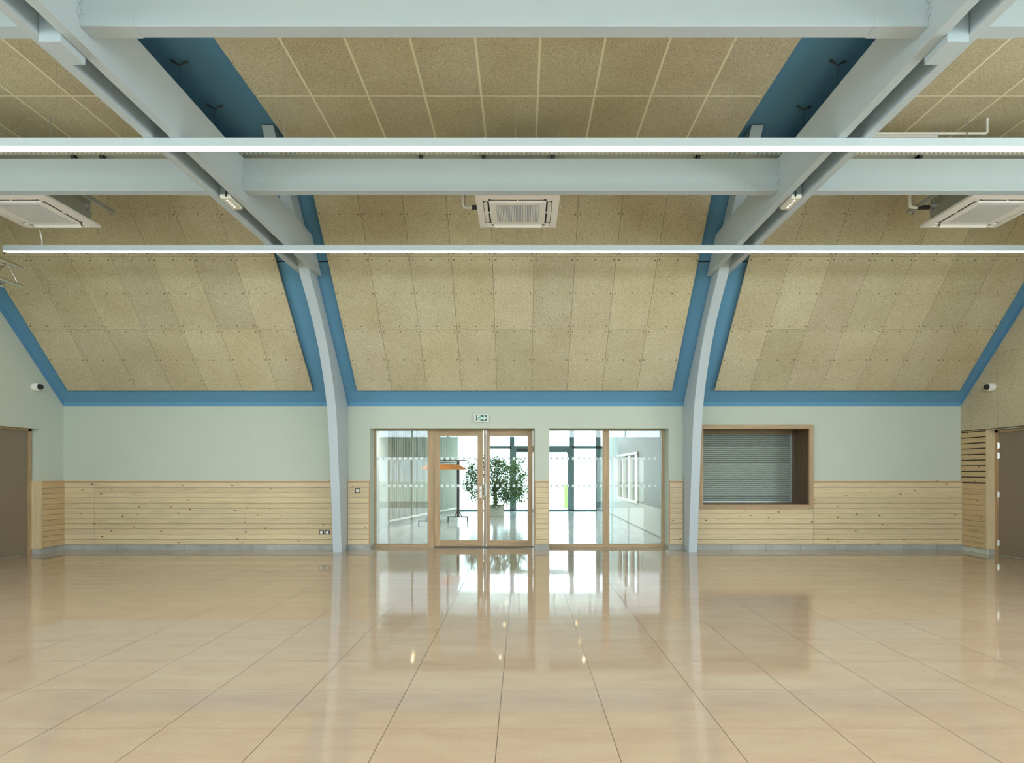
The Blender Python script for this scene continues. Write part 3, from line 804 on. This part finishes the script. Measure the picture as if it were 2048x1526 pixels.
cb = MB().tube(curve_pts([(-6.12, 8.05, 4.44), (-6.14, 8.12, 4.31), (-6.19, 8.17, 4.278)], .03), .007, 8).build('power_cable', 'white', smooth=True)
tag(cb, 'short white cable hanging from the left air conditioner down to the lamp', 'cable')

# wire anchors in the blue recesses
for k, (xa, ya, lab) in enumerate(((-3.564, 6.60, 'in the left blue recess, nearer one'), (-3.585, 7.40, 'in the left blue recess, farther one'), (3.276, 6.60, 'in the right blue recess, nearer one'), (3.285, 7.42, 'in the right blue recess, farther one'))):
    t = thing('ceiling_anchor', 'small dark ceiling anchor with a thin hanging wire ' + lab, 'anchor', (xa, ya, TOP))
    m = MB()
    for s_ in (-1, 1): m.tube([(0, 0, -.05), (s_*.035, 0, -.028), (s_*.085, .01*s_, -.004)], [.007, .009, .013], 6)
    m.build('hook', 'rubber', t)
    MB().tube([(0, 0, -.05), (0, 0, -.78)], .0022, 6).build('wire', 'rubber', t)

# ------------------------------------------------------------------ small wall fittings
def socket(x, z, lab, kind):
    t = thing('wall_socket' if kind == 's' else 'light_switch', lab, 'socket' if kind == 's' else 'switch', (x, YP, z))
    if kind == 's':
        m = MB(); m.box(-.041, .041, -.010, 0, -.041, .041); m.build('cover_plate', 'rubber', t, bevel=.003)
        m = MB(); m.lathe([(.027, 0), (.027, .004), (.021, .004), (.021, .001), (0.001, .001)], lambda x_, y_, h_: (x_-.004, -.010-h_, y_-.004), 20)
        m.build('socket_face', 'white', t)
        MB().tube([(-.004, -.009, -.004), (-.004, -.022, -.004)], .003, 6).build('earth_pin', 'chrome', t); MB().box(.026, .036, -.0125, -.01, .022, .034).build('maker_mark', 'white', t)
    else:
        m = MB(); m.box(-.043, .043, -.012, 0, -.043, .043); m.build('switch_frame', 'rubber', t, bevel=.003)
        m = MB(); m.box(-.026, .036, -.016, -.012, -.028, .030); m.build('rocker', 'lucent', t, bevel=.003)
socket(-3.515, .314, 'left one of two grey wall sockets low on the wood panelling', 's')
socket(-3.412, .314, 'right one of two grey wall sockets, next to the left arched column', 's')
socket(-2.888, 1.041, 'grey framed light switch on the wood panelling left of the glazed doors', 'w')

# exit sign
t = thing('exit_sign', 'green and white running man emergency exit sign above the double door', 'sign', (-.7175, YW, 2.3055))
MB().box(-.128, .128, -.045, 0, -.064, .064).build('sign_housing', 'white', t, bevel=.004)
MB().box(-.098, .098, -.048, -.045, -.050, .052).build('sign_panel', 'signgreen', t)
def flat(mb, poly, y=-.0495, m=0): mb.prism(poly, lambda u, v, w_: (u, w_, v), -.048, y, m)
p = MB(); flat(p, [(-.078, -.046), (-.020, -.046), (-.020, .046), (-.078, .046)])
flat(p, [(.040, .046), (.056, .046), (.056, .0), (.040, .0)]); flat(p, [(.048, -.040), (.086, .006), (.078, .022), (.056, -.006), (.040, -.006), (.018, .022), (.010, .006)])
p.build('pictogram', 'signwhite', t)
p = MB(); y2 = -.0505
def blob(cx_, cz_, r_, n=12): flat(p, [(cx_+r_*math.cos(2*PI*i/n), cz_+r_*math.sin(2*PI*i/n)) for i in range(n)], y2)
def limb(a, b, w_):
    d = Vector((b[0]-a[0], b[1]-a[1])); nn = Vector((-d.y, d.x)).normalized()*w_
    flat(p, [(a[0]+nn.x, a[1]+nn.y), (b[0]+nn.x, b[1]+nn.y), (b[0]-nn.x, b[1]-nn.y), (a[0]-nn.x, a[1]-nn.y)], y2)
blob(-.038, .034, .008); limb((-.042, .024), (-.050, -.004), .008); limb((-.042, .020), (-.026, .008), .004); limb((-.044, .022), (-.062, .018), .004); limb((-.062, .018), (-.068, .004), .004)
limb((-.050, -.004), (-.036, -.018), .005); limb((-.036, -.018), (-.038, -.042), .005); limb((-.050, -.004), (-.058, -.022), .005); limb((-.058, -.022), (-.074, -.026), .005)
p.build('running_man', 'signgreen', t)
MB().lathe([(.010, 0), (.008, .003), (.002, .004)], lambda x_, y_, h_: (x_+.002, -.048-h_, y_-.002), 14).build('indicator_led', 'greenled', t)

# security cameras
def cctv(x, y, z, s_, lab):
    t = thing('security_camera', lab, 'camera', (x, y, z))
    f_ = lambda a, b, h_: (s_*h_, a, b)
    MB().lathe([(.058, 0), (.060, .01), (.060, .075), (.052, .095), (.03, .10)], f_, 24).build('camera_body', 'white', t, smooth=True)
    d = MB().lathe([(.046, .09), (.046, .11), (.040, .135), (.026, .152), (.008, .160)], f_, 20).build('lens_dome', 'dark', t, smooth=True)
    MB().lathe([(.036, -.03), (.040, .0), (.040, .03)], lambda a, b, h_: (s_*h_*0.5+s_*.04, a, b*.6-.045), 14).build('mount', 'white', t, smooth=True)
cctv(XL, 10.47, 2.77, 1, 'white security camera with black lens on the plain left wall')
cctv(XR, 10.38, 2.755, -1, 'white security camera with black lens on the board-clad right wall')

# lighting truss end
t = thing('lighting_truss', 'end of a polished metal box truss at the left edge', 'truss', (-6.93, 8.6, 4.02))
hh = .125; cor = [(-hh, -hh), (hh, -hh), (hh, hh), (-hh, hh)]
for (a, b) in cor: 
    MB().tube([(a, -5.0, b), (a, .02, b)], .024, 12).build('chord', 'chrome', t, smooth=True)
m = MB()
for i in range(12):
    y0_, y1_ = -.02-i*.4, -.22-i*.4
    for q in range(4):
        a, b = cor[q], cor[(q+1) % 4]
        m.tube([(a[0], y0_, a[1]), (b[0], y1_, b[1])], .010, 8); m.tube([(b[0], y1_, b[1]), (a[0], y1_-.2, a[1])], .010, 8)
m.build('lacing', 'chrome', t, smooth=True)
for y_ in (-.6, -4.2): MB().tube([(0, y_, hh), (0, y_, FLAT-4.02)], .006, 6).build('hanging_wire', 'galv', t)

# ------------------------------------------------------------------ lobby beyond the screens
ZL = 2.85
st(MB().box(-8.0, 7.0, T1, 22.1, ZL, ZL+.15).build('ceiling', 'lobbywall'))
st(MB().box(-3.6, -3.4, T1, 16.1, 0, ZL).build('wall_lobby_left', 'lobbywall'))
# ribbed wall running away on the left
m = MB(); p0 = Vector((-3.4, 16.1, 0)); p1 = Vector((-2.25, 22.0, 0)); d = (p1-p0); L = d.length; d.normalize(); nn = Vector((d.y, -d.x, 0))
def rb_(a, b, t0, t1, z0, z1, mt=0):
    q = [p0+d*a+nn*t0, p0+d*b+nn*t0, p0+d*b+nn*t1, p0+d*a+nn*t1]
    m.hexa([(v.x, v.y, z0) for v in q], [(v.x, v.y, z1) for v in q], mt)
rb_(0, L, -.15, 0, 0, ZL, 0)
i = 0
while i*.12 < L-.12: rb_(i*.12, i*.12+.085, 0, .03, .14, ZL, 0); i += 1
rb_(0, L, 0, .035, .09, .14, 1)
st(m.build('wall_lobby_left', ['rib', 'white']))
# right lobby wall: white dado, timber above, band of windows farther off
m = MB(); xr = 2.86
m.box(xr, xr+.15, T1, 22.0, 0, .6, 0); m.box(xr, xr+.15, T1, 15.7, .6, ZL, 1)
m.box(xr, xr+.15, 15.7, 19.0, 1.82, 2.35, 1); m.box(xr, xr+.15, 15.7, 19.0, 2.35, ZL, 0); m.box(xr, xr+.15, 19.0, 22.0, .6, ZL, 0)
m.box(xr-.02, xr, T1, 22.0, .02, .06, 0)
st(m.build('wall_lobby_right', ['lobbywall', 'timber']))
f = MB()
for y in (15.7, 16.8, 17.9, 18.94): f.box(xr-.03, xr+.1, y, y+.06, .6, 1.82)
f.box(xr-.03, xr+.1, 15.7, 19, .57, .62); f.box(xr-.03, xr+.1, 15.7, 19, 1.80, 1.86)
o = st(f.build('window_8', 'white')); MB().box(xr+.04, xr+.05, 15.7, 19, .6, 1.82).build('window_pane', 'glass', o)
# far facade
YF = 22.0; f = MB()
def fb(x0, x1, z0, z1): f.box(x0, x1, YF-.04, YF+.06, z0, z1)
for (a, b) in ((-1.3, -1.2), (-.438, -.281), (1.63, 1.785), (2.54, 2.70)): fb(a, b, 0, ZL)
fb(-1.2, -.36, 2.155, 2.245); fb(-.281, 1.63, 2.03, 2.245); fb(1.7, 2.86, 2.155, 2.245); fb(-2.3, 2.86, 2.79, ZL); fb(-2.3, 2.86, 0, .05)
fb(1.54, 1.63, 2.0, 2.03); fb(-.281, -.22, 0.05, 2.03); fb(1.57, 1.63, .05, 2.03); fb(.62, .70, .05, 2.03)
o = st(f.build('window_4', 'mullion'))
MB().box(-1.2, 2.86, YF+.02, YF+.03, 2.2, ZL).build('upper_panes', 'glass', o)
g = MB(); g.box(-2.4, -1.3, YF+.02, YF+.03, .05, ZL); g.box(-1.2, -.438, YF+.02, YF+.03, .05, 2.16); g.box(-.22, 1.45, YF+.02, YF+.03, .05, 2.03); g.box(1.785, 2.54, YF+.02, YF+.03, .05, 2.16)
g.build('frosted_panes', 'frost', o)
MB().box(-.2, .5, YF-.09, YF-.04, 2.06, 2.14).build('door_closer', 'rubber', o)
st(MB().box(2.70, 2.86, YF-.04, YF+.06, .05, 2.16).build('wall_lobby_back', 'lobbywall'))
# downlights
for (x, y) in ((-2.46, 14.17), (-2.50, 14.55), (1.37, 14.17), (1.43, 15.8), (1.5, 17.6), (-.5, 14.3), (-.5, 17.5), (-.5, 20.3)):
    lab = {(-2.46, 14.17): 'warm recessed downlight in the lobby ceiling at the left, nearer of a pair', (-2.50, 14.55): 'warm recessed downlight in the lobby ceiling at the left, farther of a pair',
           (1.37, 14.17): 'nearest warm downlight of the row on the lobby\'s right side', (1.43, 15.8): 'middle warm downlight of the row on the lobby\'s right side', (1.5, 17.6): 'farthest warm downlight of the row on the lobby\'s right side',
           (-.5, 14.3): 'nearer warm downlight along the middle of the lobby ceiling', (-.5, 20.3): 'farthest warm downlight in the lobby, above the potted fig tree', (-.5, 17.5): 'farther warm downlight along the middle of the lobby ceiling'}[(x, y)]
    t = thing('downlight', lab, 'light', (x, y, ZL), 'recessed downlights in the lobby ceiling')
    MB().lathe([(.055, -.012), (.06, 0)], lambda a, b, h_: (a, b, h_), 20).build('bezel', 'white', t)
    pl = bpy.data.lights.new('downlight_bulb', 'SPOT'); pl.energy = 90; pl.color = (1.0, .93, .84); pl.spot_size = 2.6; pl.spot_blend = .6; pl.shadow_soft_size = .02
    po = bpy.data.objects.new('downlight_bulb', pl); C.objects.link(po); po.parent = t; po.location = (0, 0, -.03)
    MB().lathe([(.036, -.015), (.036, -.012)], lambda a, b, h_: (a, b, h_), 20).build('bulb', 'spot', t)

# leaves helper
def leaves(mb, n, centre, rad, size, rnd, shell=0.5, droop=0.6, m=0, clumps=None):
    for i in range(n):
        if clumps:
            c0, cr_ = rnd.choice(clumps); u = Vector((rnd.gauss(0, 1), rnd.gauss(0, 1), rnd.gauss(0, 1))).normalized()*cr_*rnd.random()**.5
            p = Vector(c0) + u
        else:
            u = Vector((rnd.gauss(0, 1), rnd.gauss(0, 1), rnd.gauss(0, 1))).normalized()
            k = shell + (1-shell)*rnd.random(); p = Vector(centre) + Vector((u.x*rad[0], u.y*rad[1], u.z*rad[2]))*k
        L = size*rnd.uniform(.7, 1.25); W = L*.27
        d = Vector((rnd.uniform(-1, 1), rnd.uniform(-1, 1), rnd.uniform(-1.2, .3)*droop*1.5)).normalized()
        s_ = d.cross(Vector((rnd.uniform(-.5, .5), rnd.uniform(-.5, .5), 1))).normalized(); up = s_.cross(d)
        tip = p + d*L - up*L*.12; mid = p + d*L*.45
        mb.add([p, mid + s_*W - up*.01, mid + up*.004, mid - s_*W - up*.01, tip], [(0, 1, 2), (0, 2, 3), (1, 4, 2), (2, 4, 3)], m)

# potted fig
t = thing('potted_fig_tree', 'leafy green weeping fig tree in a square white planter behind the double door', 'plant', (-.80, 19.5, 0))
m = MB(); m.hexa([(-.22, -.2, 0), (.22, -.2, 0), (.22, .2, 0), (-.22, .2, 0)], [(-.235, -.22, .33), (.235, -.22, .33), (.235, .22, .33), (-.235, .22, .33)])
m.build('planter', 'pot', t, bevel=.01); MB().box(-.22, .22, -.20, .20, .31, .335).build('soil', 'soil', t)
R.seed(3); m = MB()
for i in range(7):
    a = R.uniform(0, 6.28); x0 = .05*math.cos(a) - .03; y0 = .05*math.sin(a); x2 = R.uniform(-.5, .6); y2_ = R.uniform(-.3, .3)
    m.tube([(x0, y0, .32), (x0*.8+x2*.06, y0, .7), (x0*.5+x2*.25, y2_*.3, 1.1), (x2*.8, y2_, R.uniform(1.4, 1.7))], [.026, .02, .014, .006], 7)
m.build('trunk', 'bark', t, smooth=True)
cl_ = []
for i in range(96):
    a = R.uniform(0, 6.28); rr = R.random()**.5
    x = rr*math.cos(a)*.98; z = 1.17 + rr*math.sin(a)*.76
    if z < .85 and -.28 < x < -.02: continue
    cl_.append(((x, R.uniform(-.45, .45), z), R.uniform(.15, .27)))
for i in range(5): cl_.append(((R.uniform(-.1, .05), R.uniform(-.1, .1), R.uniform(.55, .95)), .10))
m = MB(); leaves(m, 5600, None, None, .085, R, clumps=cl_); m.build('foliage', 'leaf', t)

# coat rack with hangers
A = Vector((-1.742, 17.2, 0)); Bp = Vector((-2.30, 15.75, 0)); dr = (A-Bp).normalized(); pr = Vector((1, 0, 0))
t = thing('coat_rack', 'black metal coat rack on castors seen through the left door leaf', 'coat rack', tuple(A))
for P_ in (A, Bp):
    o3 = P_-A
    m = MB(); m.box(o3.x-.035, o3.x+.035, o3.y-.03, o3.y+.03, .155, 1.68); m.build('post', 'rackblack', t)
    f = MB(); f.box(o3.x-.29, o3.x+.27, o3.y-.02, o3.y+.02, .125, .155)
    for s_ in (-1, 1): f.tube([(o3.x+s_*.10, o3.y, .15), (o3.x, o3.y, .32)], .012, 8)
    fo = f.build('foot', 'rackblack', t)
    for s_ in (-.27, .25):
        w_ = MB(); w_.lathe([(.035, -.012), (.04, -.008), (.04, .008), (.035, .012)], lambda a, b, h_: (o3.x+s_+h_, o3.y+a, .041+b), 16); w_.box(o3.x+s_-.016, o3.x+s_+.016, o3.y-.014, o3.y+.014, .05, .125)
        w_.build('castor', 'rackblack', fo)
for off, z in ((-.2, 1.67), (.2, 1.67), (0, 1.61)):
    a0 = Vector((off, 0, z)) + dr*.12; b0 = (Bp-A) + Vector((off, 0, z)) - dr*.12
    MB().tube([a0, b0], .012, 8).build('rail', 'rackblack', t)
for P_ in (A, Bp): o3 = P_-A; MB().tube([(o3.x-.2, o3.y, 1.67), (o3.x+.2, o3.y, 1.67)], .011, 8).build('cross_bar', 'rackblack', t)
proto = None; R.seed(8)
N = 18
for i in range(N):
    q = Bp + (A-Bp)*((i+.6)/N); ang = R.uniform(-.5, .3) if i % 6 == 3 else R.uniform(-.12, .12)
    side_ = .2 if i % 2 else -.0
    loc = (q.x, q.y, 1.60)
    if proto is None:
        proto = thing('coat_hanger', 'orange wooden coat hanger on the black coat rack', 'hanger', loc, 'wooden coat hangers on the coat rack')
        m = MB(); poly = [(-.23, -.17), (-.20, -.185), (0, -.085), (.20, -.185), (.23, -.17), (.21, -.14), (.05, -.055), (0, -.04), (-.05, -.055), (-.21, -.14)]
        m.prism(poly, lambda u, v, w_: (u, w_, v), -.009, .009); m.build('shoulders', 'hanger', proto, bevel=.004)
        hk = [(0, 0, -.045), (0, 0, -.005)] + [(.022-.022*math.cos(a), 0, .0+.022*math.sin(a)) for a in [x*PI/5 for x in range(1, 6)]]
        MB().tube(hk, .0025, 6).build('hook', 'chrome', proto)
        c = proto
    else:
        c = copy_tree(proto)
    c.location = loc; c.rotation_euler = (0, 0, ang)

# ------------------------------------------------------------------ outdoors
st(MB().box(-40, 40, 22.1, 70, -.2, -.05).build('lawn', 'grass')); st(MB().box(-40, 40, 22.1, 24.0, -.05, -.02).build('path', 'concrete'))
st(MB().box(7.0, 40, 9, 22.1, -.2, -.05).build('lawn', 'grass')); 
st(MB().box(-40, 40, -60, YB-.3, -.2, -.05).build('lawn', 'grass')); st(MB().box(-40, 40, -5.2, YB-.3, -.05, -.02).build('path', 'concrete')); st(MB().box(-40, 40, -12.2, -11.2, -.05, -.02).build('path', 'concrete'))
def tree(x, y, h, lab, seed, group='young trees on the lawn'):
    rn = random.Random(seed); t = thing('young_tree', lab, 'tree', (x, y, -.05), group)
    m = MB(); m.tube([(0, 0, 0), (.03, 0, h*.3), (-.02, .02, h*.6), (0, 0, h*.95)], [.07, .055, .04, .015], 8)
    for i in range(8): a = rn.uniform(0, 6.28); z = h*rn.uniform(.4, .8); m.tube([(0, 0, z), (math.cos(a)*h*.12, math.sin(a)*h*.12, z+h*.12), (math.cos(a)*h*.2, math.sin(a)*h*.2, z+h*.2)], [.02, .014, .006], 6)
    m.build('trunk', 'bark', t, smooth=True)
    m = MB(); cls = [((rn.gauss(0, h*.13), rn.gauss(0, h*.13), h*rn.uniform(.5, 1.0)), h*.1) for _ in range(18)]
    leaves(m, 500, None, None, .16, rn, clumps=cls); m.build('foliage', 'treeleaf', t)
    m = MB(); m.tube([(.35, 0, 0), (.35, 0, 1.6)], .035, 8); m.tube([(-.35, 0, 0), (-.35, 0, 1.6)], .035, 8); m.build('stakes', 'pinetrim', t)
tree(9.5, 19.5, 4.2, 'young staked tree on the lawn seen through the right-hand pane', 1); tree(12.0, 24.0, 4.6, 'taller staked tree farther off beyond the right-hand pane', 2)
for i, (x, y) in enumerate(((-12, -14), (-8, -18), (9, -14), (13, -19), (5, -22), (-16, -20))):
    tree(x, y, 4.2+.2*i, 'young staked tree on the lawn behind the camera, number %s from the west' % ('one two three four five six'.split()[i]), 10+i)
